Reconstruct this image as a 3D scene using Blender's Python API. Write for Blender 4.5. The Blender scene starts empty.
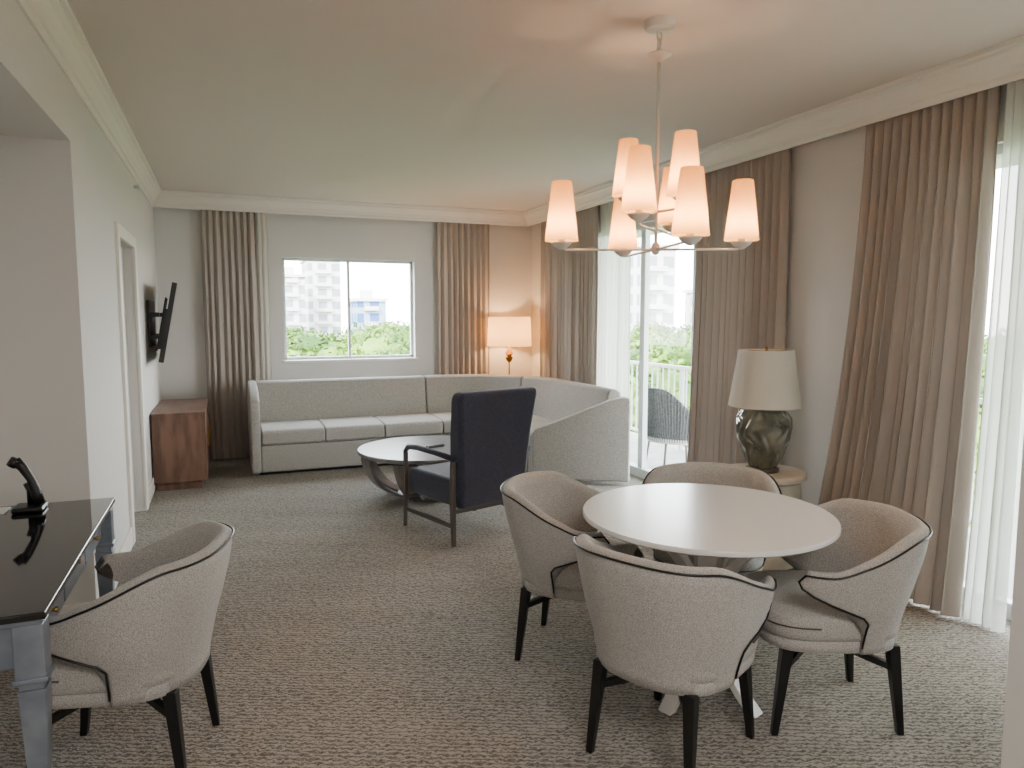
import bpy, bmesh, math, random
from mathutils import Vector, Matrix
random.seed(7)
C = bpy.context.scene.collection
rad = math.radians

# ------------------------------------------------------------ materials
def lin(c):
    r = []
    for v in c[:3]:
        v = v/255.0
        r.append(v/12.92 if v <= .04045 else ((v+.055)/1.055)**2.4)
    return (r[0], r[1], r[2], 1)

def mat(name, rgb, rough=.6, metal=0, bump=0, bscale=50, rgb2=None, nscale=None, spec=.5, stretch=None, coat=0, sheen=0):
    m = bpy.data.materials.new(name); m.use_nodes = True
    nt = m.node_tree; b = nt.nodes['Principled BSDF']
    b.inputs['Base Color'].default_value = lin(rgb)
    b.inputs['Roughness'].default_value = rough
    b.inputs['Metallic'].default_value = metal
    b.inputs['Specular IOR Level'].default_value = spec
    b.inputs['Coat Weight'].default_value = coat
    if sheen: b.inputs['Sheen Weight'].default_value = sheen
    tc = nt.nodes.new('ShaderNodeTexCoord'); mp = nt.nodes.new('ShaderNodeMapping')
    nt.links.new(tc.outputs['Object'], mp.inputs[0])
    if stretch: mp.inputs['Scale'].default_value = stretch
    if rgb2:
        n = nt.nodes.new('ShaderNodeTexNoise'); n.inputs['Scale'].default_value = nscale or bscale
        n.inputs['Detail'].default_value = 4
        r = nt.nodes.new('ShaderNodeValToRGB')
        r.color_ramp.elements[0].position = .38; r.color_ramp.elements[1].position = .62
        r.color_ramp.elements[0].color = lin(rgb2); r.color_ramp.elements[1].color = lin(rgb)
        nt.links.new(mp.outputs[0], n.inputs[0]); nt.links.new(n.outputs['Fac'], r.inputs[0])
        nt.links.new(r.outputs[0], b.inputs['Base Color'])
    if bump:
        n = nt.nodes.new('ShaderNodeTexNoise'); n.inputs['Scale'].default_value = bscale
        bp = nt.nodes.new('ShaderNodeBump'); bp.inputs['Strength'].default_value = bump
        bp.inputs['Distance'].default_value = .01
        nt.links.new(mp.outputs[0], n.inputs[0]); nt.links.new(n.outputs['Fac'], bp.inputs['Height'])
        nt.links.new(bp.outputs[0], b.inputs['Normal'])
    return m

M = {}
M['wall'] = mat('wall_paint', (213,210,206), .85, bump=.05, bscale=120)
M['ceil'] = mat('ceiling_paint', (214,204,195), .8, bump=.04, bscale=90)
M['trim'] = mat('trim_paint', (232,227,218), .5, bump=.02)
M['door'] = mat('door_paint', (200,196,190), .5)
M['whitelac'] = mat('white_lacquer', (226,223,220), .22, bump=.01)
M['black'] = mat('black_lacquer', (14,14,15), .35)
M['gloss'] = mat('black_glass', (8,8,10), .06, coat=.5)
M['tweed'] = mat('tweed', (190,186,181), .95, bump=.3, bscale=380, rgb2=(142,138,133), nscale=320, sheen=.15)
M['sofa'] = mat('sofa_fabric', (170,166,159), .95, bump=.3, bscale=200, rgb2=(142,138,132), nscale=120, sheen=.15)
M['navy'] = mat('navy_fabric', (46,50,70), .9, bump=.3, bscale=160, rgb2=(38,41,58), nscale=60, sheen=.2)
M['walnut'] = mat('walnut', (124,92,76), .4, bump=.03, bscale=30, rgb2=(98,70,58), nscale=3, stretch=(5,1,1.2))
M['darkwood'] = mat('dark_bronze', (84,76,72), .45, .3)
M['greywood'] = mat('grey_wood', (118,112,110), .4, bump=.04, bscale=30, rgb2=(94,90,89), nscale=5, stretch=(1,9,1))
M['greytop'] = mat('pale_grey_wood_top', (126,123,123), .3, bump=.02, bscale=30, rgb2=(106,104,104), nscale=4, stretch=(1,9,1))
M['silver'] = mat('silver_paint', (140,147,158), .3, .4, rgb2=(115,123,136), nscale=8)
M['brass'] = mat('brass', (176,140,80), .3, 1)
M['chandmetal'] = mat('white_metal', (214,208,198), .4)
M['stone'] = mat('cream_stone', (198,190,176), .6, bump=.2, bscale=25, rgb2=(182,174,160), nscale=9)
M['alu'] = mat('window_frame_paint', (200,206,206), .4, .1)
M['plastic'] = mat('black_plastic', (16,16,18), .35)
M['paper'] = mat('paper', (225,225,222), .8)
M['concrete'] = mat('balcony_concrete', (150,150,146), .8, bump=.1, bscale=20, rgb2=(134,134,130), nscale=4)
M['rail'] = mat('railing_paint', (170,172,172), .5)
M['rope'] = mat('woven_rope', (105,105,106), .9, bump=.6, bscale=90, rgb2=(70,71,74), nscale=60)
M['foliage'] = mat('foliage', (98,124,42), .7, rgb2=(44,72,22), nscale=.6, spec=.2)
M['bark'] = mat('bark', (72,60,48), .9, bump=.4, bscale=8)
M['grass'] = mat('grass_ground', (58,78,34), .95, rgb2=(44,62,26), nscale=.1)
M['lampglass'] = mat('smoked_glass', (128,126,110), .1, .0, coat=.6, rgb2=(74,74,62), nscale=9)
M['lampglass'].node_tree.nodes['Principled BSDF'].inputs['Transmission Weight'].default_value = .3

def carpet():
    m = bpy.data.materials.new('carpet'); m.use_nodes = True
    nt = m.node_tree; b = nt.nodes['Principled BSDF']; N = nt.nodes.new; L = nt.links.new
    b.inputs['Roughness'].default_value = 1; b.inputs['Specular IOR Level'].default_value = .1
    tc = N('ShaderNodeTexCoord'); mp = N('ShaderNodeMapping'); L(tc.outputs['Object'], mp.inputs[0])
    mp.inputs['Rotation'].default_value = (0, 0, rad(24))
    w = N('ShaderNodeTexWave'); w.wave_type = 'BANDS'; w.bands_direction = 'Y'
    w.inputs['Scale'].default_value = 14; w.inputs['Distortion'].default_value = 8
    w.inputs['Detail'].default_value = 2.5; w.inputs['Detail Scale'].default_value = 3.0; w.inputs['Detail Roughness'].default_value = .6
    L(mp.outputs[0], w.inputs[0])
    mp2 = N('ShaderNodeMapping'); mp2.inputs['Scale'].default_value = (50, 90, 1); L(tc.outputs['Object'], mp2.inputs[0])
    n = N('ShaderNodeTexNoise'); n.inputs['Scale'].default_value = 1; n.inputs['Detail'].default_value = 2
    L(mp2.outputs[0], n.inputs[0])
    mx = N('ShaderNodeMath'); mx.operation = 'MULTIPLY_ADD'; mx.inputs[1].default_value = .42
    L(w.outputs['Fac'], mx.inputs[0])
    m2 = N('ShaderNodeMath'); m2.operation = 'MULTIPLY'; m2.inputs[1].default_value = .75
    L(n.outputs['Fac'], m2.inputs[0]); L(m2.outputs[0], mx.inputs[2])
    r = N('ShaderNodeValToRGB'); r.color_ramp.elements[0].position = .3; r.color_ramp.elements[1].position = .76
    r.color_ramp.elements[0].color = lin((92,87,82)); r.color_ramp.elements[1].color = lin((162,155,146))
    L(mx.outputs[0], r.inputs[0]); L(r.outputs[0], b.inputs['Base Color'])
    bp = N('ShaderNodeBump'); bp.inputs['Strength'].default_value = .45; bp.inputs['Distance'].default_value = .01
    L(mx.outputs[0], bp.inputs['Height']); L(bp.outputs[0], b.inputs['Normal'])
    return m
M['carpet'] = carpet()

def glass():
    m = bpy.data.materials.new('clear_glass'); m.use_nodes = True
    nt = m.node_tree; nt.nodes.clear(); N = nt.nodes.new; L = nt.links.new
    o = N('ShaderNodeOutputMaterial'); mx = N('ShaderNodeMixShader'); t = N('ShaderNodeBsdfTransparent')
    t.inputs[0].default_value = (.96,.98,.97,1)
    g = N('ShaderNodeBsdfGlossy'); g.inputs['Roughness'].default_value = .02; mx.inputs[0].default_value = .04
    L(t.outputs[0], mx.inputs[1]); L(g.outputs[0], mx.inputs[2]); L(mx.outputs[0], o.inputs[0])
    return m
M['glass'] = glass()

def cloth(name, rgb, trans, transp=0, emit=None, es=0):
    m = bpy.data.materials.new(name); m.use_nodes = True
    nt = m.node_tree; nt.nodes.clear(); N = nt.nodes.new; L = nt.links.new
    o = N('ShaderNodeOutputMaterial'); mx = N('ShaderNodeMixShader'); d = N('ShaderNodeBsdfDiffuse'); t = N('ShaderNodeBsdfTranslucent')
    n = N('ShaderNodeTexNoise'); n.inputs['Scale'].default_value = 150
    r = N('ShaderNodeValToRGB'); c = lin(rgb)
    r.color_ramp.elements[0].color = (c[0]*.9, c[1]*.9, c[2]*.9, 1); r.color_ramp.elements[1].color = c
    L(n.outputs['Fac'], r.inputs[0]); L(r.outputs[0], d.inputs[0]); L(r.outputs[0], t.inputs[0])
    mx.inputs[0].default_value = trans
    L(d.outputs[0], mx.inputs[1]); L(t.outputs[0], mx.inputs[2])
    last = mx
    if transp:
        m2 = N('ShaderNodeMixShader'); m2.inputs[0].default_value = transp; tp = N('ShaderNodeBsdfTransparent')
        L(last.outputs[0], m2.inputs[1]); L(tp.outputs[0], m2.inputs[2]); last = m2
    if emit:
        a = N('ShaderNodeAddShader'); e = N('ShaderNodeEmission'); e.inputs[0].default_value = lin(emit); e.inputs[1].default_value = es
        L(last.outputs[0], a.inputs[0]); L(e.outputs[0], a.inputs[1]); last = a
    L(last.outputs[0], o.inputs[0])
    return m
M['curtain'] = cloth('curtain_fabric', (182,172,163), .025)
M['sheer'] = cloth('sheer_fabric', (244,244,238), .5, .12)
M['shade'] = cloth('lit_shade_fabric', (240,196,132), .5, 0, (255,160,66), .5)
M['shade2'] = cloth('lit_drum_fabric', (236,206,158), .45, 0, (255,175,90), .12)
M['shade_off'] = cloth('cream_shade_fabric', (230,226,216), .3)

def facade(name, c1, c2, sx, sz):
    m = bpy.data.materials.new(name); m.use_nodes = True
    nt = m.node_tree; b = nt.nodes['Principled BSDF']; N = nt.nodes.new; L = nt.links.new
    tc = N('ShaderNodeTexCoord'); sp = N('ShaderNodeSeparateXYZ'); L(tc.outputs['Object'], sp.inputs[0])
    ad = N('ShaderNodeMath'); ad.operation = 'ADD'; L(sp.outputs[0], ad.inputs[0]); L(sp.outputs[1], ad.inputs[1])
    cb = N('ShaderNodeCombineXYZ'); L(ad.outputs[0], cb.inputs[0]); L(sp.outputs[2], cb.inputs[1])
    br = N('ShaderNodeTexBrick'); br.offset = 0; L(cb.outputs[0], br.inputs[0])
    br.inputs['Color1'].default_value = lin(c2); br.inputs['Color2'].default_value = lin(c2); br.inputs['Mortar'].default_value = lin(c1)
    br.inputs['Scale'].default_value = 1; br.inputs['Brick Width'].default_value = sx; br.inputs['Row Height'].default_value = sz
    br.inputs['Mortar Size'].default_value = .6
    L(br.outputs[0], b.inputs['Base Color']); b.inputs['Roughness'].default_value = .8
    b.inputs['Specular IOR Level'].default_value = .2
    return m
M['tower'] = facade('tower_facade', (184,182,178), (126,129,135), 3.2, 3)
M['tower2'] = facade('blue_facade', (128,142,160), (58,86,132), 3, 3)
M['band'] = mat('facade_band', (184,182,178), .8)

# ------------------------------------------------------------ mesh helpers
def mesh_ob(name, verts, faces, m, root=None, off=None, smooth=False, bevel=0, seg=2):
    if off is not None:
        verts = [(v[0]-off[0], v[1]-off[1], v[2]-off[2]) for v in verts]
    me = bpy.data.meshes.new(name); me.from_pydata([tuple(v) for v in verts], [], faces)
    bm = bmesh.new(); bm.from_mesh(me); bmesh.ops.recalc_face_normals(bm, faces=bm.faces); bm.to_mesh(me); bm.free()
    me.materials.append(m)
    if smooth:
        for p in me.polygons: p.use_smooth = True
    ob = bpy.data.objects.new(name, me); C.objects.link(ob)
    if root: ob.parent = root
    if bevel:
        md = ob.modifiers.new('bevel', 'BEVEL'); md.width = bevel; md.segments = seg; md.limit_method = 'ANGLE'; md.angle_limit = rad(35)
        for p in me.polygons: p.use_smooth = True
        wn = ob.modifiers.new('wn', 'WEIGHTED_NORMAL'); wn.keep_sharp = True
    return ob

BF = [(0,1,3,2),(4,6,7,5),(0,4,5,1),(2,3,7,6),(0,2,6,4),(1,5,7,3)]
def boxes(name, bl, m, root=None, off=None, bevel=0, seg=2):
    V = []; F = []
    for (a, c) in bl:
        o = len(V)
        for x in (a[0], c[0]):
            for y in (a[1], c[1]):
                for z in (a[2], c[2]): V.append((x,y,z))
        F += [tuple(i+o for i in f) for f in BF]
    return mesh_ob(name, V, F, m, root, off, bevel=bevel, seg=seg)
def box(name, a, c, m, root=None, off=None, bevel=0, seg=2):
    return boxes(name, [(a, c)], m, root, off, bevel, seg)

def lathe(name, prof, m, root=None, at=(0,0,0), seg=48, smooth=True, off=None, fn=None):
    V = []; F = []; n = len(prof)
    for i in range(seg):
        a = 2*math.pi*i/seg
        for j, (r, z) in enumerate(prof):
            rr = r*(fn(a, z) if fn else 1)
            V.append((at[0]+rr*math.cos(a), at[1]+rr*math.sin(a), at[2]+z))
    for i in range(seg):
        k = (i+1) % seg
        for j in range(n-1):
            F.append((i*n+j, k*n+j, k*n+j+1, i*n+j+1))
    if prof[0][0] > 1e-5: F.append(tuple(i*n for i in range(seg))[::-1])
    if prof[-1][0] > 1e-5: F.append(tuple(i*n+n-1 for i in range(seg)))
    ob = mesh_ob(name, V, F, m, root, off, smooth=smooth)
    if smooth:
        md = ob.modifiers.new('es', 'EDGE_SPLIT'); md.split_angle = rad(40)
    bm = bmesh.new(); bm.from_mesh(ob.data); bmesh.ops.remove_doubles(bm, verts=bm.verts, dist=1e-5); bm.to_mesh(ob.data); bm.free()
    return ob
def openlathe(name, prof, m, root=None, at=(0,0,0), seg=48, pleat=0):
    V = []; F = []; n = len(prof)
    for i in range(seg):
        a = 2*math.pi*i/seg; q = 1+(pleat if i % 2 else 0)
        for (r, z) in prof: V.append((at[0]+r*q*math.cos(a), at[1]+r*q*math.sin(a), at[2]+z))
    for i in range(seg):
        k = (i+1) % seg
        for j in range(n-1): F.append((i*n+j, k*n+j, k*n+j+1, i*n+j+1))
    return mesh_ob(name, V, F, m, root, smooth=True)

def tube(name, pts, r, m, root=None, seg=8, off=None, closed=False, flat=None):
    pts = [Vector(p) for p in pts]; n = len(pts); V = []; F = []
    rs = r if isinstance(r, (list, tuple)) else [r]*n
    nrm = None
    for i, p in enumerate(pts):
        if closed: t = (pts[(i+1) % n]-pts[i-1])
        else: t = pts[min(i+1, n-1)]-pts[max(i-1, 0)]
        t.normalize()
        if nrm is None:
            up = Vector((0,0,1)) if abs(t.z) < .9 else Vector((1,0,0))
            nrm = t.cross(up).normalized()
        nrm = (nrm - t*nrm.dot(t)).normalized(); bi = t.cross(nrm)
        for k in range(seg):
            a = 2*math.pi*(k+.5)/seg
            V.append(p + nrm*math.cos(a)*rs[i] + bi*math.sin(a)*rs[i]*(flat or 1))
    for i in range(n if closed else n-1):
        j = (i+1) % n
        for k in range(seg):
            l = (k+1) % seg
            F.append((i*seg+k, i*seg+l, j*seg+l, j*seg+k))
    if not closed:
        F.append(tuple(range(seg))[::-1]); F.append(tuple((n-1)*seg+k for k in range(seg)))
    return mesh_ob(name, V, F, m, root, off, smooth=seg > 4)

def loft(name, rings, m, root=None, off=None, smooth=True, cap=True, bevel=0):
    n = len(rings[0]); V = [p for r in rings for p in r]; F = []
    for i in range(len(rings)-1):
        for k in range(n):
            l = (k+1) % n
            F.append((i*n+k, i*n+l, (i+1)*n+l, (i+1)*n+k))
    if cap:
        F.append(tuple(range(n))[::-1]); F.append(tuple((len(rings)-1)*n+k for k in range(n)))
    return mesh_ob(name, V, F, m, root, off, smooth=smooth, bevel=bevel)

def thing(name, label, cat, loc=(0,0,0), rz=0, group=None):
    e = bpy.data.objects.new(name, None); e.empty_display_size = .1; C.objects.link(e)
    e.location = loc; e.rotation_euler = (0, 0, rz)
    e['label'] = label; e['category'] = cat
    if group: e['group'] = group
    return e
def tag(ob, label, cat, group=None):
    ob['label'] = label; ob['category'] = cat
    if group: ob['group'] = group
    return ob
def struct(ob):
    ob['kind'] = 'structure'; return ob
def copy_tree(ob, parent=None):
    n = ob.copy(); C.objects.link(n)
    if parent is not None: n.parent = parent
    for c in list(ob.children): 
        copy_tree(c, n)
    return n
def ss(x):
    x = max(0, min(1, x)); return x*x*(3-2*x)

# ------------------------------------------------------------ room shell
LX, RX, BY, CZ = -.65, 3.62, 8.32, 2.83
struct(box('floor', (-1.6,-2.2,-.15), (3.8,8.5,0), M['carpet']))
struct(box('ceiling', (-1.6,-2.2,CZ), (3.8,8.5,CZ+.2), M['ceil']))
DY0, DY1, DH = 5.42, 6.28, 2.08
struct(boxes('wall_left', [((LX-.2,3.98,0),(LX,DY0,CZ)), ((LX-.2,DY1,0),(LX,BY+.18,CZ)), ((LX-.2,DY0,DH),(LX,DY1,CZ))], M['wall']))
struct(boxes('wall_niche', [((-1.55,-2.2,0),(-1.35,4.18,CZ)), ((-1.35,3.98,0),(LX-.2,4.18,CZ)), ((-1.35,-2.2,2.38),(LX,3.98,CZ))], M['wall']))
struct(boxes('wall_back', [((LX,BY,0),(.61,BY+.18,CZ)), ((2.1,BY,0),(RX+.18,BY+.18,CZ)), ((.61,BY,0),(2.1,BY+.18,1.06)), ((.61,BY,2.21),(2.1,BY+.18,CZ))], M['wall']))
D1a, D1b, D2a, D2b, DT = 4.2, 6.6, 1.36, 2.95, 2.42
struct(boxes('wall_right', [((RX,1.1,0),(RX+.18,D2a,CZ)), ((RX,D2b,0),(RX+.18,D1a,CZ)), ((RX,D1b,0),(RX+.18,BY,CZ)),
     ((RX,D2a,DT),(RX+.18,D2b,CZ)), ((RX,D1a,DT),(RX+.18,D1b,CZ))], M['wall']))
struct(boxes('wall_hall', [((2.0,-2.2,0),(2.2,1.25,CZ)), ((2.2,1.05,0),(RX,1.25,CZ))], M['wall']))
struct(box('wall_entry', (-1.35,-2.2,0), (2.0,-2.0,CZ), M['wall']))

CP = [(0,-.165),(.012,-.165),(.018,-.15),(.018,-.13),(.03,-.122),(.036,-.10),(.06,-.062),(.08,-.045),(.08,-.03),(.1,-.024),(.1,0),(0,0)]
def crown(name, p, q, nx, ny):
    r = [[(P[0]+nx*d, P[1]+ny*d, CZ+z) for d, z in CP] for P in (p, q)]
    return struct(loft(name, r, M['trim'], smooth=False))
crown('trim_1', (LX,-2.0), (LX,BY-.1), 1, 0)
crown('trim_2', (LX,BY-.1), (3.52,BY-.1), 0, -1)
crown('trim_3', (3.52,1.25), (3.52,BY-.1), -1, 0)
BH = .13
struct(boxes('baseboard_left', [((LX,3.98,0),(LX+.016,DY0-.09,BH)), ((LX,DY1+.09,0),(LX+.016,BY,BH))], M['trim'], bevel=.004))
struct(box('baseboard_back', (LX+.016,BY-.016,0), (RX,BY,BH), M['trim'], bevel=.004))
struct(boxes('baseboard_right', [((RX-.016,D2b,0),(RX,D1a,BH)), ((RX-.016,D1b,0),(RX,BY-.016,BH)), ((RX-.016,1.25,0),(RX,D2a,BH))], M['trim'], bevel=.004))
struct(boxes('baseboard_niche', [((-1.35,3.964,0),(LX,3.98,BH)), ((-1.35,-2,0),(-1.334,3.964,BH))], M['trim'], bevel=.004))
struct(boxes('trim_4', [((LX-.01,DY0-.09,0),(LX+.022,DY0,DH+.09)), ((LX-.01,DY1,0),(LX+.022,DY1+.09,DH+.09)), ((LX-.01,DY0,DH),(LX+.022,DY1,DH+.09))], M['trim'], bevel=.006))
d = struct(boxes('door_1', [((LX-.11,DY0,.01),(LX-.07,DY1,DH))], M['door']))
box('door_panel', (LX-.072,DY0+.12,.2),(LX-.062,DY1-.12,.95), M['door'], d, bevel=.005)
box('door_panel', (LX-.072,DY0+.12,1.1),(LX-.062,DY1-.12,1.95), M['door'], d, bevel=.005)
tube('door_handle', [(LX-.07,DY0+.07,1.0),(LX-.01,DY0+.07,1.0),(LX-.01,DY0+.18,1.0)], .009, M['brass'], d)

def window(name, bl, pane, m=M['alu']):
    f = struct(boxes(name, bl, m, bevel=.004))
    box('glass_pane', pane[0], pane[1], M['glass'], f)
    return f
x0, x1, z0, z1, yy = .61, 2.1, 1.06, 2.21, BY+.09
window('window_1', [((x0,yy,z0),(x0+.03,yy+.05,z1)), ((x1-.03,yy,z0),(x1,yy+.05,z1)), ((x0,yy,z0),(x1,yy+.05,z0+.035)), ((x0,yy,z1-.03),(x1,yy+.05,z1)),
     ((1.325,yy-.01,z0),(1.355,yy+.04,z1))], ((x0+.02,yy+.02,z0+.02),(x1-.02,yy+.026,z1-.02)))
struct(box('trim_5', (x0-.03,BY-.03,z0-.03), (x1+.03,BY+.09,z0+.004), M['trim'], bevel=.005))
def slider(name, a, b, stiles):
    X = RX+.05
    bl = [((X,a,0),(X+.09,a+.05,DT)), ((X,b-.05,0),(X+.09,b,DT)), ((X,a,DT-.05),(X+.09,b,DT)), ((X,a,0),(X+.09,b,.09))]
    for s in stiles: bl.append(((X+.015,s-.04,.05),(X+.07,s+.04,DT-.03)))
    return window(name, bl, ((X+.04,a+.03,.05),(X+.046,b-.03,DT-.03)))
slider('window_2', D1a, D1b, [5.84, 5.02])
slider('window_3', D2a, D2b, [2.2])

# ------------------------------------------------------------ curtains
def curtain(name, label, p0, p1, ztop, zbot, mt, pleats, amp, seedv=0, flare=(0,0), push=(0,0), ampb=1.5, cat='curtain', grp=None):
    rnd = random.Random(seedv)
    p0 = Vector(p0); p1 = Vector(p1); d = p1-p0; L = d.length; d.normalize(); nr = Vector((d.y, -d.x))
    ns = pleats*12; nz = 30
    ph = [rnd.uniform(-.9,.9) for _ in range(pleats+2)]; am = [rnd.uniform(.6,1.35) for _ in range(pleats+2)]
    dr = [rnd.uniform(-.9,.9) for _ in range(pleats+2)]
    V = []; F = []; mid = (p0+p1)/2
    for j in range(nz+1):
        w = j/nz; z = ztop+(zbot-ztop)*w
        for i in range(ns+1):
            s = i/ns; k = s*pleats; ki = int(min(k, pleats)); fr = k-ki; f2 = ss(fr)
            a_ = am[ki]*(1-f2)+am[ki+1]*f2; p_ = ph[ki]*(1-f2)+ph[ki+1]*f2; d_ = dr[ki]*(1-f2)+dr[ki+1]*f2
            A = amp*(.7+(ampb-.7)*w)*(1+(a_-1)*ss(w*2+.3))
            phs = 2*math.pi*k + p_*ss(w*3)+ d_*w
            sn = math.sin(phs)
            off = A*math.copysign(abs(sn)**.8, sn) + A*.22*math.sin(2*phs+1+d_)
            lat = A*.3*math.sin(2*phs)
            e = -flare[0]*w*w*(1-s) + flare[1]*w*w*s
            pos = p0 + d*(s*L+e+lat) + nr*off
            V.append((pos.x+push[0]*w*w-mid.x, pos.y+push[1]*w*w-mid.y, z))
    for j in range(nz):
        for i in range(ns):
            a = j*(ns+1)+i; F.append((a, a+1, a+ns+2, a+ns+1))
    ob = mesh_ob(name, V, F, mt, smooth=True); ob.location = (mid.x, mid.y, 0)
    tag(ob, label, cat, grp); return ob
g = 'drapes'
curtain('curtain', 'taupe pleated floor-length curtain beside the picture window and cabinet', (-.2,BY-.075), (.34,BY-.075), 2.76, .01, M['curtain'], 8, .03, 1, grp=g, ampb=1.2)
curtain('curtain', 'taupe pleated curtain behind the sofa near the corner lamp', (2.36,BY-.075), (3.02,BY-.075), 2.76, .01, M['curtain'], 9, .03, 2, grp=g, ampb=1.1)
curtain('curtain', 'taupe pleated curtain behind the sectional beside the balcony door', (3.565,7.9), (3.565,6.5), 2.76, .01, M['curtain'], 15, .03, 3, grp=g, ampb=1.1)
curtain('curtain', 'taupe pleated curtain behind the table lamp', (3.555,4.82), (3.555,3.84), 2.76, .01, M['curtain'], 13, .034, 4, flare=(.02,.0), push=(-.03,0), grp=g, ampb=1.2)
curtain('curtain', 'wide beige pleated curtain flaring at the hem behind dining chairs', (3.555,3.22), (3.555,2.44), 2.76, .01, M['curtain'], 13, .036, 5, flare=(.16,.03), push=(-.13,0), grp=g, ampb=1.4)
g = 'sheers'
curtain('sheer_curtain', 'narrow white sheer curtain at the picture window', (.36,BY-.06), (.46,BY-.06), 2.76, .01, M['shade_off'], 2, .012, 6, grp=g)
curtain('sheer_curtain', 'white sheer curtain at the balcony door above the sofa', (3.585,6.48), (3.585,5.92), 2.76, .01, M['sheer'], 9, .018, 7, grp=g)
curtain('sheer_curtain', 'gathered long white sheer curtain beside the beige drape', (3.545,2.40), (3.545,2.24), 2.76, .01, M['sheer'], 4, .022, 8, flare=(.0,.03), push=(-.08,0), grp=g)
curtain('sheer_curtain', 'flat white sheer panel covering the tall glass door', (3.6,2.36), (3.6,1.4), 2.76, .14, M['sheer'], 7, .008, 9, grp=g, ampb=1)

# ------------------------------------------------------------ dining chair
def build_chair():
    r = thing('dining_chair', 'grey tweed barrel-back chair with black piping and legs', 'chair')
    z0 = .335
    def top(t):
        t = abs(t); return .775 - .01*ss(t/.4) - .125*ss((t-.36)/.5)
    def P(t, w, inn):
        h = top(t); z = z0+w*(h-z0)
        A = rad(84+56*ss((w-.42)/.5)-8*ss((w-.88)/.12)); al = t*A
        fl = .86+.27*ss(w*.9+.05); rx = .292*fl-inn; ry = .285*fl-inn
        s = math.sin(al); c = math.cos(al)
        if c >= 0:
            x = rx*math.copysign(abs(s)**.8, s); y = -ry*abs(c)**.9
        else:
            x = rx*math.copysign(abs(s)**.5, s); y = ry*.85*abs(c)**.9
        return Vector((x, y-.01-.015*w*max(c,0), z))
    rings = []; nt = 64; T = .055
    for i in range(nt+1):
        t = -1+2*i/nt; ring = []
        th = T*(1-.35*ss((abs(t)-.6)/.4))
        for k in range(13): ring.append(P(t, k/12, 0))
        for k in range(1, 5):
            f = k/5; q = P(t, 1, 0).lerp(P(t, 1, th), f); q.z += .018*math.sin(math.pi*f); ring.append(q)
        for k in range(12, -1, -1): ring.append(P(t, k/12, th))
        rings.append(ring)
    loft('backrest', rings, M['tweed'], r)
    def sfoot(s, z, a=.25, bf=.285, bb=.235):
        ring = []
        for i in range(40):
            th = 2*math.pi*i/40; c = math.cos(th); n = math.sin(th)
            x = a*math.copysign(abs(c)**.55, c); y = (bf if n > 0 else bb)*math.copysign(abs(n)**.55, n)
            ring.append((x*s, y*s, z))
        return ring
    loft('seat', [sfoot(.93,.375), sfoot(.99,.385), sfoot(1,.41), sfoot(1,.44), sfoot(.98,.46), sfoot(.92,.475), sfoot(.7,.487), sfoot(.35,.492)], M['tweed'], r)
    loft('seat_frame', [sfoot(.88,.325), sfoot(.96,.335), sfoot(.97,.378), sfoot(.9,.38)], M['tweed'], r)
    pts = [P(-1, k/12, -.003) for k in range(1, 12)] + [P(-1+2*i/60, 1, -.003)+Vector((0,0,.003)) for i in range(61)] + [P(1, k/12, -.003) for k in range(11, 0, -1)]
    tube('piping', pts, .004, M['black'], r, seg=6)
    fp = [Vector(p) for p in sfoot(1.01, .43)]; fp = [p for p in fp if p.y > .02]; fp.sort(key=lambda p: math.atan2(p.y, p.x))
    tube('seat_piping', fp, .003, M['darkwood'], r, seg=6)
    for sx in (-1, 1):
        for sy in (-1, 1):
            b = Vector((sx*.195, sy*.235+.005, 0)); t = Vector((sx*.175, sy*.195, .34))
            rr = []
            for w, hw in ((0,.012),(.3,.015),(1,.021)):
                p = b.lerp(t, w); rr.append([(p.x-hw,p.y-hw,p.z),(p.x+hw,p.y-hw,p.z),(p.x+hw,p.y+hw,p.z),(p.x-hw,p.y+hw,p.z)])
            loft('leg', rr, M['black'], r, smooth=False, bevel=.003)
    for s in (-1, 1):
        tube('stretcher', [(s*.178,-.205,.25),(0,0,.315 if s > 0 else .29),(-s*.178,.205,.25)], .016, M['black'], r, seg=4)
    return r
ch = build_chair()
def face(dx, dy): return math.atan2(dy, dx)-math.pi/2
ch.location = (1.45,2.055,0); ch.rotation_euler = (0,0,face(.9,.44)); ch['group'] = 'dining chairs'
ch['label'] = 'grey tweed barrel chair pulled to the table showing its rounded back'
for loc, fd, lb in [((1.48,2.85,0),(.74,-.67),'grey tweed barrel chair between the round table and navy armchair'),
                ((2.14,2.06,0),(-.93,.37),'grey tweed barrel chair at the table beside the beige drape'),
                ((2.13,2.75,0),(-.62,-.78),'grey tweed barrel chair tucked at the table near the lamp')]:
    c = copy_tree(ch); c.location = loc; c.rotation_euler = (0,0,face(*fd)); c['label'] = lb
c = copy_tree(ch); c.name = 'desk_chair'; c.location = (-.355,2.68,0); c.rotation_euler = (0,0,face(-.97,.24)); c['label'] = 'grey tweed barrel chair with black piping tucked at the desk'
del c['group']

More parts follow.
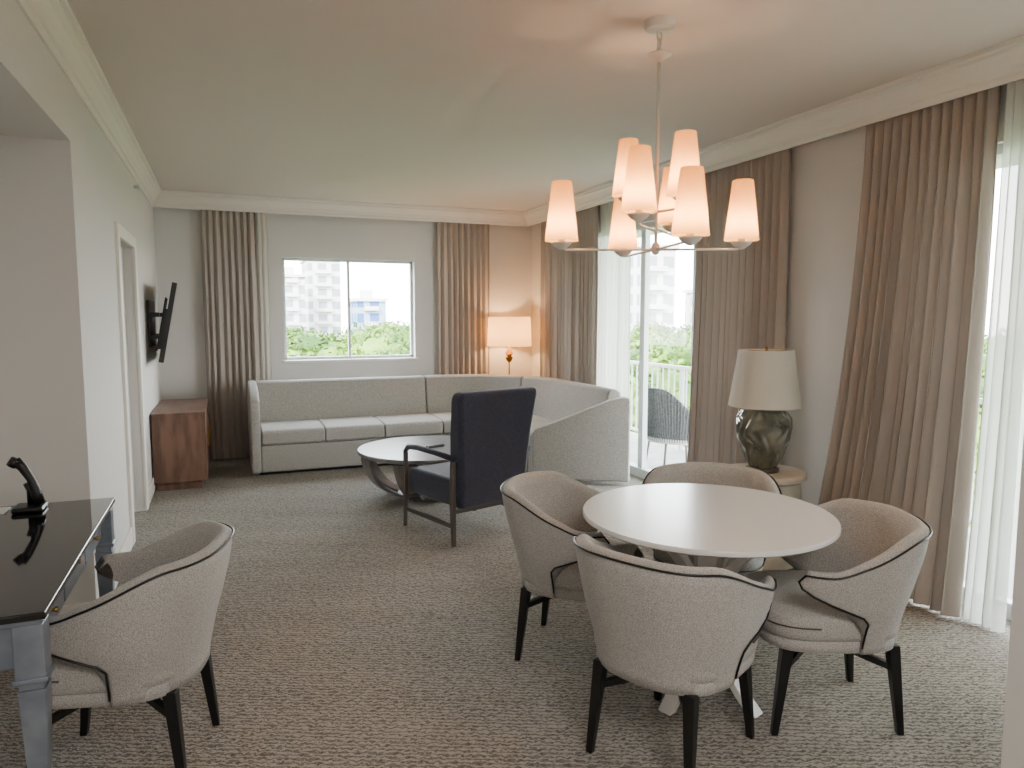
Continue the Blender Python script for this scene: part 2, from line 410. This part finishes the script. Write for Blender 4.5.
# ------------------------------------------------------------ dining table
t = thing('dining_table', 'round white lacquer pedestal dining table among barrel chairs', 'table', (1.79,2.33,0), rad(20))
lathe('tabletop', [(0,.728),(.46,.728),(.49,.735),(.5,.742),(.5,.755),(.497,.76),(0,.76)], M['whitelac'], t, seg=96)
lathe('pedestal', [(0,.06),(.055,.06),(.05,.2),(.045,.4),(.055,.6),(.09,.7),(.2,.728),(0,.728)], M['whitelac'], t, seg=4, smooth=False)
for i in range(4):
    a = math.pi/2*i
    ca, sa = math.cos(a), math.sin(a); rings = []
    for k in range(15):
        w = k/14; z = .0+.72*w
        rr = .06+.26*(abs(w-.5)*2)**2.2*(1 if w > .5 else .7)
        th = .03
        o = []
        for (du, dv) in ((-.02,-th),(.02,-th),(.02,th),(-.02,th)):
            u = rr+du; v = dv; o.append((ca*u-sa*v, sa*u+ca*v, z))
        rings.append(o)
    loft('table_leg', rings, M['whitelac'], t, smooth=False, bevel=.003)

# ------------------------------------------------------------ chandelier
Rv = Vector((.9277,-.3733,0)); Fv = Vector((.3733,.9277,0))
CH = Vector((1.80,2.75,CZ))
c = thing('chandelier', 'white metal chandelier with eight lit tapered fabric shades', 'chandelier', CH)
lathe('canopy', [(0,-.045),(.03,-.045),(.06,-.035),(.068,-.02),(.068,0),(0,0)], M['chandmetal'], c)
for k, zz in enumerate((-.062,-.095)):
    pts = []
    for i in range(16):
        a = 2*math.pi*i/16; u = .012*math.cos(a); w = .022*math.sin(a)
        pts.append((u if k == 0 else 0, 0 if k == 0 else u, zz+w))
    tube('chain_link', pts, .0035, M['chandmetal'], c, seg=6, closed=True)
lathe('rod_cap', [(0,-.175),(.012,-.172),(.03,-.155),(.052,-.145),(.052,-.138),(.02,-.128),(.008,-.115),(0,-.112)], M['chandmetal'], c)
hub = 1.85-CZ
tube('rod', [(0,0,-.17),(0,0,hub-.01)], .0075, M['chandmetal'], c, seg=12)
lathe('hub', [(0,hub-.025),(.012,hub-.02),(.02,hub-.005),(.02,hub+.01),(.012,hub+.03),(0,hub+.032)], M['chandmetal'], c)
lamps = [((-.42,.02),1.885),((.38,-.01),1.885),((-.085,.40),1.885),((.06,-.38),1.865),
         ((-.12,-.24),1.975),((.12,.22),1.985),((-.09,.24),2.12),((.09,-.14),2.06)]
for (o, z) in lamps:
    v = Rv*o[0]+Fv*o[1]; zb = z-CZ; low = z < 1.9
    st = zb-.045 if not low else hub
    pts = []
    for k in range(13):
        w = k/12
        if w < .8: q = v*(w/.8)*.93; zz = st
        else:
            a = (w-.8)/.2; q = v*(.93+.07*math.sin(a*math.pi/2)); zz = st+.03*(1-math.cos(a*math.pi/2))
        pts.append((q.x, q.y, zz+.0))
    tube('arm', pts, .0055, M['chandmetal'], c, seg=8)
    lathe('candle_cup', [(0,zb-.035),(.012,zb-.033),(.035,zb-.018),(.046,zb-.006),(.046,zb-.001),(.015,zb),(.013,zb+.05),(0,zb+.05)], M['chandmetal'], c, at=(v.x,v.y,0), seg=24)
    openlathe('lamp_shade', [(.074,zb+.005),(.072,zb+.01),(.044,zb+.262),(.043,zb+.266)], M['shade'], c, at=(v.x,v.y,0), seg=48, pleat=.03)
    li = bpy.data.lights.new('bulb', 'POINT'); li.energy = 5.5; li.color = (1,.6,.3); li.shadow_soft_size = .02
    lo = bpy.data.objects.new('bulb', li); C.objects.link(lo); lo.parent = c; lo.location = (v.x, v.y, zb+.07)

# ------------------------------------------------------------ sofa
sr = Vector((1.8,7.6,0))
s = thing('sectional_sofa', 'light grey curved L-shaped sectional sofa under the window', 'sofa', sr)
cc = Vector((2.32,6.95))
def stn(kind, v):
    if kind == 0: return (Vector((v,8.05)), Vector((v,7.2)))
    if kind == 1:
        d = Vector((math.cos(v), math.sin(v))); return (cc+d*1.1, cc+d*.25)
    B = Vector((3.42,v)); yf = v if v > 6.5 else v+(6.5-v)*.5
    xf = 2.57 if v > 6.5 else 2.57+.1*(6.5-v)/.8
    return (B, Vector((xf,yf)))
def sweep(name, sts, prof, m, bev=.012):
    rings = []
    for B, Fp in sts:
        rings.append([(B.x+(Fp.x-B.x)*f, B.y+(Fp.y-B.y)*f, z) for f, z in prof])
    return loft(name, rings, m, s, off=sr, smooth=True, bevel=bev)
arc = lambda a, b, n=10: [stn(1, rad(a+(b-a)*i/n)) for i in range(n+1)]
full = [stn(0,.28), stn(0,2.32)] + arc(90,0,16)[1:] + [stn(2,6.5), stn(2,5.74)]
sweep('base', full, [(.02,.035),(.02,.3),(.97,.3),(.97,.035)], M['sofa'])
bp = [(0,.05),(0,.83),(.015,.86),(.06,.875),(.12,.87),(.15,.84),(.2,.6),(.25,.40),(.25,.05)]
sweep('backrest', [stn(0,.285), stn(0,2.11)], bp, M['sofa'], .02)
sweep('backrest', [stn(0,2.117), stn(0,2.32)]+arc(90,34,10)[1:], bp, M['sofa'], .02)
sweep('backrest', arc(33.5,0,6)+[stn(2,6.5), stn(2,5.75)], bp, M['sofa'], .02)
cp = [(.22,.3),(.22,.44),(.26,.458),(.6,.465),(.94,.455),(.985,.44),(1.0,.41),(1.0,.33),(.985,.305)]
for a, b in ((.29,.885),(.892,1.483),(1.49,2.11)):
    sweep('seat_cushion', [stn(0,a), stn(0,b)], cp, M['sofa'], .016)
sweep('seat_cushion', [stn(0,2.117), stn(0,2.32)]+arc(90,0,12)[1:]+[stn(2,6.72)], cp, M['sofa'])
sweep('seat_cushion', [stn(2,6.71), stn(2,6.5), stn(2,5.75)], cp, M['sofa'])
def arm(B, Fp, prof, th):
    B = Vector(B); Fp = Vector(Fp); d = (Fp-B); n = Vector((-d.y, d.x)).normalized()*th
    rings = []
    for k in (0, 1):
        rings.append([(B.x+d.x*f+n.x*k, B.y+d.y*f+n.y*k, z) for f, z in prof])
    return loft('armrest', rings, M['sofa'], s, off=sr, smooth=True, bevel=.02)
arm((.19,8.05),(.19,7.19), [(0,.035),(0,.86),(.1,.88),(.5,.865),(.8,.82),(.95,.74),(1,.62),(1,.035)], .09)
arm((3.44,5.62),(2.67,6.10), [(0,.035),(0,.815),(.08,.82),(.2,.795),(.5,.68),(.8,.565),(.96,.51),(1,.47),(1,.035)], .10)
box('plinth', (.26,7.3,0),(2.7,7.95,.04), M['black'], s, off=sr)
box('plinth', (2.8,6.3,0),(3.35,7.2,.04), M['black'], s, off=sr)

# ------------------------------------------------------------ coffee table
k = thing('coffee_table', 'round grey wood coffee table with curved bowl-like base', 'table', (1.6,5.95,0))
lathe('tabletop', [(0,.375),(.55,.375),(.585,.385),(.6,.395),(.6,.415),(.596,.42),(0,.42)], M['greytop'], k, seg=80)
for i in range(8):
    a = 2*math.pi*i/8+.2; ca, sa = math.cos(a), math.sin(a); rings = []
    for j in range(13):
        w = j/12
        r_ = .2+.36*(1-(1-w)**1.8); z = .02+.36*w**1.5
        hw = .05+.05*w
        rings.append([(ca*(r_-.015)-sa*-hw, sa*(r_-.015)+ca*-hw, z),(ca*(r_+.015)-sa*-hw, sa*(r_+.015)+ca*-hw, z-.01),
                      (ca*(r_+.015)-sa*hw, sa*(r_+.015)+ca*hw, z-.01),(ca*(r_-.015)-sa*hw, sa*(r_-.015)+ca*hw, z)])
    loft('curved_slat', rings, M['greywood'], k, smooth=False, bevel=.003)
lathe('base_ring', [(0,0),(.26,0),(.265,.01),(.265,.03),(.25,.04),(0,.04)], M['greywood'], k)
rm = tag(box('remote_control', (-.085,-.022,0), (.085,.022,.018), M['plastic'], bevel=.006), 'black remote control lying on the coffee table', 'remote')
rm.location = (1.66,5.92,.4205); rm.rotation_euler = (0,0,.3)
box('button_pad', (-.06,-.012,.0175),(.05,.012,.0195), M['darkwood'], rm)

# ------------------------------------------------------------ armchair
a = thing('armchair', 'navy upholstered high-back armchair with dark slim frame', 'chair', (1.60,4.88,0), face(-.30,.954))
def slab(name, st, m, bev=.03):
    rings = []
    for (y0_, y1_, hw, z) in st:
        rings.append([(-hw,y0_,z),(hw,y0_,z),(hw,y1_,z),(-hw,y1_,z)])
    ob = loft(name, rings, m, a, smooth=True, bevel=bev); ob.modifiers[0].segments = 4; return ob
slab('backrest', [(-.34,-.19,.28,.25),(-.355,-.2,.29,.42),(-.38,-.235,.315,.75),(-.415,-.29,.34,1.0),(-.425,-.31,.335,1.055)], M['navy'], .035)
slab('seat', [(-.3,.31,.27,.25),(-.3,.33,.29,.31),(-.3,.325,.285,.42),(-.28,.3,.265,.44)], M['navy'], .03)
for sx in (-1, 1):
    x = sx*.32
    tube('armrest', [(x,-.33,.60),(x,-.1,.612),(x,.15,.615),(x,.27,.605),(x,.315,.57),(x,.32,.5)], [.024,.024,.024,.024,.02,.014], M['navy'], a, seg=12, flat=.8)
    rr = []
    for y, z, h in ((.335,0,.011),(.32,.3,.015),(.315,.56,.014)):
        rr.append([(x-h,y-h,z),(x+h,y-h,z),(x+h,y+h,z),(x-h,y+h,z)])
    loft('leg', rr, M['darkwood'], a, smooth=False, bevel=.002)
    rr = []
    for y, z, h in ((-.30,0,.012),(-.29,.3,.017),(-.30,.6,.015)):
        rr.append([(x-h,y-h,z),(x+h,y-h,z),(x+h,y+h,z),(x-h,y+h,z)])
    loft('leg', rr, M['darkwood'], a, smooth=False, bevel=.002)
    box('stretcher', (x-.008,-.29,.12), (x+.008,.33,.15), M['darkwood'], a, bevel=.002)
box('stretcher', (-.31,-.3,.22), (.31,-.28,.25), M['darkwood'], a)
box('stretcher', (-.31,.28,.22), (.31,.3,.25), M['darkwood'], a)

# ------------------------------------------------------------ media cabinet
k = thing('media_cabinet', 'low walnut cabinet against the wall beneath the television', 'cabinet', (-.415,7.5,0))
box('body', (-.22,-.58,.07), (.2,.58,.675), M['walnut'], k, bevel=.004)
box('cabinet_top', (-.222,-.6,.675), (.222,.6,.70), M['walnut'], k, bevel=.004)
box('plinth', (-.2,-.55,0), (.17,.55,.07), M['walnut'], k)
for i in range(3):
    y = -.575+i*.385
    dd = box('door', (.2,y+.003,.08), (.218,y+.379,.67), M['walnut'], k, bevel=.003)
    box('handle', (.218,y+.33,.34), (.232,y+.342,.46), M['brass'], dd)

# ------------------------------------------------------------ television
tv = thing('television', 'black flat-screen television tilted forward on a wall bracket', 'television', (LX,7.45,1.5))
def R(p):
    q = Matrix.Rotation(rad(11), 4, 'Y') @ Vector(p); q = Matrix.Rotation(rad(3), 4, 'Z') @ q
    return (q.x+.155, q.y, q.z)
def rbox(name, A, B, m, par):
    V = []
    for x in (A[0],B[0]):
        for y in (A[1],B[1]):
            for z in (A[2],B[2]): V.append(R((x,y,z)))
    return mesh_ob(name, V, BF, m, par)
rbox('housing', (-.02,-.55,-.355), (.02,.55,.355), M['plastic'], tv)
rbox('rear_housing', (-.045,-.35,-.25), (-.02,.35,.12), M['plastic'], tv)
rbox('screen', (.0201,-.54,-.345), (.0215,.54,.345), M['gloss'], tv)
box('wall_plate', (.001,-.3,-.22), (.02,.3,.2), M['plastic'], tv)
for y in (-.28, .24):
    box('bracket_arm', (.015,y,.05),(.1,y+.03,.09), M['plastic'], tv)
    box('bracket_arm', (.015,y,-.15),(.085,y+.03,-.11), M['plastic'], tv)
    rbox('bracket_rail', (-.06,y,-.27), (-.045,y+.04,.22), M['plastic'], tv)
sp = tag(lathe('fire_sprinkler', [(0,0),(.012,0),(.012,.03),(.03,.033),(.03,.037),(0,.037)], M['alu'], seg=20), 'small pale sprinkler head on the wall near ceiling', 'sprinkler')
sp.location = (LX+.0,6.6,2.6); sp.rotation_euler = (0,rad(90),0)
ol = tag(box('wall_outlet', (RX-.008,3.42,.34), (RX,3.5,.46), M['trim'], bevel=.002), 'white power outlet on the wall behind side table', 'outlet')
box('socket', (RX-.0095,3.445,.36),(RX-.008,3.475,.39), M['darkwood'], ol)
box('socket', (RX-.0095,3.445,.41),(RX-.008,3.475,.44), M['darkwood'], ol)

# ------------------------------------------------------------ corner floor lamp
k = thing('floor_lamp', 'lit floor lamp with cream drum shade behind the sofa corner', 'lamp', (3.18,7.99,0))
lathe('base', [(0,0),(.12,0),(.12,.015),(.02,.03),(0,.03)], M['brass'], k)
tube('pole', [(0,0,.02),(0,0,1.3)], .01, M['brass'], k, seg=12)
lathe('finial', [(.01,1.0),(.03,1.02),(.05,1.06),(.02,1.08),(.05,1.1),(.03,1.14),(.01,1.17)], M['brass'], k, seg=24)
openlathe('lamp_shade', [(.27,1.2),(.268,1.205),(.255,1.545),(.253,1.55)], M['shade2'], k)
lathe('shade_ring', [(.009,1.42),(.03,1.42),(.03,1.43),(.009,1.43)], M['brass'], k, seg=16)
li = bpy.data.lights.new('bulb', 'POINT'); li.energy = 34; li.color = (1,.58,.27); li.shadow_soft_size = .05
lo = bpy.data.objects.new('bulb', li); C.objects.link(lo); lo.parent = k; lo.location = (0,0,1.36)

# ------------------------------------------------------------ side table + table lamp
k = thing('side_table', 'round cream stone drum side table carrying the table lamp', 'table', (3.13,3.5,0))
lathe('tabletop', [(0,.54),(.23,.54),(.25,.55),(.25,.575),(.24,.585),(0,.585)], M['stone'], k)
lathe('drum', [(0,0),(.2,0),(.215,.01),(.225,.27),(.215,.53),(.2,.54),(0,.54)], M['stone'], k)
k = thing('table_lamp', 'grey-olive carved glass table lamp with cream tapered shade', 'lamp', (3.11,3.5,.586))
prof = [(0,0),(.085,0),(.09,.012),(.08,.025),(.09,.04),(.125,.12),(.155,.21),(.165,.28),(.16,.34),(.13,.385),(.07,.405),(.03,.412),(0,.412)]
P2 = []
for i in range(len(prof)-1):
    for q in range(6):
        f = q/6; P2.append((prof[i][0]*(1-f)+prof[i+1][0]*f, prof[i][1]*(1-f)+prof[i+1][1]*f))
P2.append(prof[-1])
def wav(a_, z):
    if not .035 < z < .395: return 1
    e = ss((z-.035)/.03)*ss((.395-z)/.03)
    u = math.sin(13*a_+2.2*math.sin(z*34+1.5*math.sin(3*a_)))
    return 1+.035*e*u
ob = lathe('lamp_base', P2, M['lampglass'], k, seg=200, fn=wav)
ob.modifiers.clear()
lathe('base_foot', [(0,0),(.1,0),(.1,.02),(.085,.026),(0,.026)], M['darkwood'], k)
lathe('neck', [(.02,.41),(.02,.43),(.008,.44),(.008,.765),(.012,.77),(0,.785)], M['brass'], k, seg=16)
openlathe('lamp_shade', [(.218,.41),(.217,.415),(.166,.755),(.165,.76)], M['shade_off'], k)
boxes('shade_spider', [((-.165,-.003,.75),(.165,.003,.755)), ((-.003,-.165,.75),(.003,.165,.755))], M['brass'], k)

# ------------------------------------------------------------ desk
k = thing('writing_desk', 'silver-grey desk with glossy black glass top and tapered legs', 'desk', (-.9,2.84,0))
X0, X1, Y0, Y1 = -.43, .423, -.66, .66
box('desktop', (X0,Y0,.738), (X1,Y1,.76), M['gloss'], k, bevel=.004)
box('top_moulding', (X0+.012,Y0+.012,.722), (X1-.012,Y1-.012,.738), M['silver'], k, bevel=.004)
box('apron', (X0+.03,Y0+.03,.60), (X1-.055,Y1-.03,.722), M['silver'], k, bevel=.003)
for i in range(3):
    y = Y0+.1+i*.377
    dr = box('drawer', (X1-.055,y,.612), (X1-.045,y+.36,.712), M['silver'], k, bevel=.003)
    kn = lathe('knob', [(0,0),(.006,0),(.006,.008),(.01,.012),(.009,.018),(0,.02)], M['brass'], dr, seg=16)
    kn.location = (X1-.045,y+.18,.69 if i == 1 else .662); kn.rotation_euler = (0,rad(90),0)
for x in (X0+.045, X1-.045):
    for y in (Y0+.045, Y1-.045):
        bl = boxes('leg', [((x-.036,y-.036,.575),(x+.036,y+.036,.724)), ((x-.042,y-.042,.562),(x+.042,y+.042,.577)), ((x-.03,y-.03,.54),(x+.03,y+.03,.563))], M['silver'], k, bevel=.003)
        hw = [(.034,.54),(.032,.5),(.016,.06),(.022,.05),(.022,.02),(.014,0)]
        loft('leg_shaft', [[(x-h,y-h,z),(x+h,y-h,z),(x+h,y+h,z),(x-h,y+h,z)] for h, z in hw], M['silver'], bl, smooth=False, bevel=.002)

k = thing('telephone', 'black handset standing in a slim cradle on the desk', 'telephone', (-.77,3.38,.7605), rad(0))
box('base', (-.055,-.05,0), (.055,.06,.022), M['plastic'], k, bevel=.008)
tube('stand', [(0,.02,.02),(.0,.02,.08),(-.01,.015,.11)], .012, M['plastic'], k, seg=10)
tube('handset', [(.035,0,.025),(.028,0,.07),(.01,0,.13),(-.016,0,.18),(-.04,0,.21)], [.017,.016,.012,.014,.016], M['plastic'], k, seg=12, flat=1.3)
tube('earpiece', [(-.055,0,.188),(-.035,0,.216)], [.019,.019], M['plastic'], k, seg=16)
nb = tag(box('notepad', (-.08,-.05,0), (.08,.05,.006), M['paper'], bevel=.001), 'small white notepad lying on the black desk', 'notepad')
nb.location = (-.93,3.40,.7605)

# ------------------------------------------------------------ balcony
struct(box('balcony_floor', (RX+.18,.9,-.2), (5.15,9.2,-.03), M['concrete']))
struct(box('balcony_ceiling', (RX+.18,.9,2.6), (5.15,9.2,2.8), M['trim']))
k = thing('balcony_railing', 'white metal balcony railing with slim vertical balusters', 'railing', (5.0,1,-.03))
box('top_rail', (-.03,0,.96), (.03,8.1,1.0), M['rail'], k, bevel=.005)
box('bottom_rail', (-.015,0,.08), (.015,8.1,.11), M['rail'], k)
b0 = box('baluster', (-.008,-.008,0.1), (.008,.008,.965), M['rail'], k)
b0.location = (0,.06,0)
for i in range(1, 68):
    n = b0.copy(); C.objects.link(n); n.parent = k; n.location = (0,.06+.12*i,0)
for i in range(5):
    box('post', (-.02,.0+2.0*i,0), (.02,.04+2.0*i,.97), M['rail'], k)
k = thing('balcony_chair', 'grey woven rope lounge chair on the balcony', 'chair', (4.25,6.05,-.03), rad(-100))
rings = []
for i in range(25):
    al = rad(-115+230*i/24); h = .88-.3*ss((abs(al)-.7)/1.2); ring = []
    for w in (0,.25,.5,.75,1):
        r_ = .29+.08*w; ring.append((r_*math.sin(al), -r_*math.cos(al), .34+(h-.34)*w))
    for w in (1,.75,.5,.25,0):
        r_ = .27+.08*w; ring.append((r_*math.sin(al), -r_*math.cos(al), .34+(h-.34)*w))
    rings.append(ring)
loft('backrest', rings, M['rope'], k)
for i in range(0, 49):
    al = rad(-115+230*i/48); h = .88-.3*ss((abs(al)-.7)/1.2)
    tube('rope_strand', [(.292*math.sin(al),-.292*math.cos(al),.34),(.375*math.sin(al),-.375*math.cos(al),h)], .006, M['rope'], k, seg=5)
lathe('seat', [(0,.32),(.29,.32),(.3,.36),(.28,.42),(0,.43)], M['shade_off'], k)
for x in (-.2,.2):
    for y in (-.2,.2): tube('leg', [(x*1.2,y*1.2,0),(x,y,.33)], .012, M['darkwood'], k)

# ------------------------------------------------------------ exterior
struct(box('ground', (-150,-60,-9.4), (320,420,-9.2), M['grass']))
def building(x0,x1,y0,y1,z1,m,lb):
    k = thing('building', lb, 'building', ((x0+x1)/2,(y0+y1)/2,-9.2), group='distant buildings')
    w, d = (x1-x0)/2, (y1-y0)/2
    box('tower', (-w,-d,0), (w,d,z1+9.2), m, k)
    boxes('balcony_bands', [((-w*.55,-d-.8,z),(w*.45,-d,z+.8)) for z in range(3, int(z1+9), 3)], M['band'], k)
    boxes('roof', [((-w-.4,-d-.4,z1+9.2),(w+.4,d+.4,z1+9.8)), ((-w*.4,-d*.4,z1+9.8),(w*.3,d*.4,z1+11.5))], M['band'], k)
building(11,16,158,172,10,M['tower'],'pale high-rise apartment tower beyond the trees')
building(18.5,26,175,190,15,M['tower'],'tall white high-rise tower with balconies beyond trees')
building(24,29.5,140,150,4.6,M['tower2'],'blue-grey mid-rise building beyond the trees')
building(61,68,98,112,12.5,M['tower'],'white high-rise beyond the balcony trees')
building(80,92,98,112,6,M['tower'],'low wide white apartment block beyond the trees')

def crown_mesh(sd):
    rnd = random.Random(sd); V = []; F = []
    blobs = [(Vector((rnd.uniform(-1.6,1.6), rnd.uniform(-1.6,1.6), rnd.uniform(-1.2,.9))), rnd.uniform(1.2,1.9)) for _ in range(9)]
    def leaf(p, sz):
        u = Vector((rnd.gauss(0,1), rnd.gauss(0,1), rnd.gauss(0,1))).normalized(); w = u.orthogonal().normalized()
        o = len(V); V.extend([p+u*sz, p+w*sz*.45, p-u*sz, p-w*sz*.45]); F.append((o,o+1,o+2,o+3))
    for c_, r_ in blobs:
        for _ in range(520):
            dd = Vector((rnd.gauss(0,1), rnd.gauss(0,1), rnd.gauss(0,1))).normalized()
            leaf(c_+dd*r_*rnd.uniform(.85,1.12), rnd.uniform(.09,.2))
        bm = bmesh.new(); bmesh.ops.create_icosphere(bm, subdivisions=2, radius=r_*.88)
        o = len(V); bm.verts.ensure_lookup_table()
        V.extend([v.co+c_ for v in bm.verts]); F.extend([tuple(v.index+o for v in f.verts) for f in bm.faces]); bm.free()
    o = len(V)
    for z in (-9,-1):
        for i in range(8): V.append(Vector((.25*math.cos(i*math.pi/4), .25*math.sin(i*math.pi/4), z)))
    nb_ = len(F)
    for i in range(8): F.append((o+i, o+(i+1)%8, o+8+(i+1)%8, o+8+i))
    me = bpy.data.meshes.new('tree'); me.from_pydata([tuple(v) for v in V], [], F)
    me.materials.append(M['foliage']); me.materials.append(M['bark'])
    for i in range(nb_, len(F)): me.polygons[i].material_index = 1
    return me
crowns = [crown_mesh(i) for i in range(4)]
rnd = random.Random(3); pts = []; tries = 0
while len(pts) < 62 and tries < 40000:
    tries += 1
    d = 13+rnd.random()**1.0*65; an = rnd.uniform(rad(1), rad(58)); x = d*math.sin(an); y = d*math.cos(an)
    if x < 10 and y < 16: continue
    if any((x-a_)**2+(y-b_)**2 < (5.6+.03*d)**2 for a_, b_ in pts): continue
    pts.append((x, y))
for (x, y) in pts:
    d = math.hypot(x, y); o = bpy.data.objects.new('tree', crowns[rnd.randrange(4)]); C.objects.link(o)
    sc = rnd.uniform(.8,.92)+.003*d
    topz = 1.4-d*.010+rnd.uniform(-.7,.5) - max(0,(24-d))*.2
    o.scale = (sc,sc,sc); o.location = (x, y, topz-2.4*sc); o.rotation_euler = (0,0,rnd.uniform(0,6))
    o['label'] = 'leafy green tree outside seen through the windows'; o['category'] = 'tree'; o['group'] = 'trees outside'

# ------------------------------------------------------------ light
w = bpy.data.worlds.new('World'); bpy.context.scene.world = w; w.use_nodes = True
nt = w.node_tree; bg = nt.nodes['Background']; N = nt.nodes.new; L = nt.links.new
tc = N('ShaderNodeTexCoord'); sp_ = N('ShaderNodeSeparateXYZ'); L(tc.outputs['Generated'], sp_.inputs[0])
rp = N('ShaderNodeValToRGB'); L(sp_.outputs[2], rp.inputs[0])
rp.color_ramp.elements[0].position = 0; rp.color_ramp.elements[0].color = (1,.985,.98,1)
rp.color_ramp.elements[1].position = .7; rp.color_ramp.elements[1].color = (.78,.87,1,1)
L(rp.outputs[0], bg.inputs[0]); bg.inputs[1].default_value = 30
su = bpy.data.lights.new('sun', 'SUN'); su.energy = 28; su.angle = rad(2); su.color = (1,.95,.86)
so = bpy.data.objects.new('sun', su); C.objects.link(so)
so.rotation_euler = Vector((.55,.6,-.75)).to_track_quat('-Z','Y').to_euler()
def portal(loc, rot, sx, sy):
    l = bpy.data.lights.new('window_portal', 'AREA'); l.shape = 'RECTANGLE'; l.size = sx; l.size_y = sy
    l.cycles.is_portal = True
    o = bpy.data.objects.new('window_portal', l); C.objects.link(o); o.location = loc; o.rotation_euler = rot
portal((1.355,BY+.17,1.635), (rad(-90),0,0), 1.49, 1.15)
portal((RX+.17,5.4,1.21), (0,rad(90),0), 2.42, 2.4)
portal((RX+.17,2.155,1.21), (0,rad(90),0), 2.42, 1.59)
al = bpy.data.lights.new('added_fill_light', 'AREA'); al.energy = 85; al.size = 1.2; al.color = (1,.96,.91)  # added fill behind the camera to brighten the foreground, no real fixture
ao = bpy.data.objects.new('added_fill_light', al); C.objects.link(ao); ao.location = (.6,-.9,2.8)

# ------------------------------------------------------------ camera
cam = bpy.data.cameras.new('Camera'); co = bpy.data.objects.new('Camera', cam); C.objects.link(co)
cam.sensor_width = 36; cam.lens = 710/1024*36; cam.clip_start = .05; cam.clip_end = 1000
co.location = (0,0,1.55); co.rotation_euler = (rad(90-5.4), 0, rad(-21.92))
bpy.context.scene.camera = co
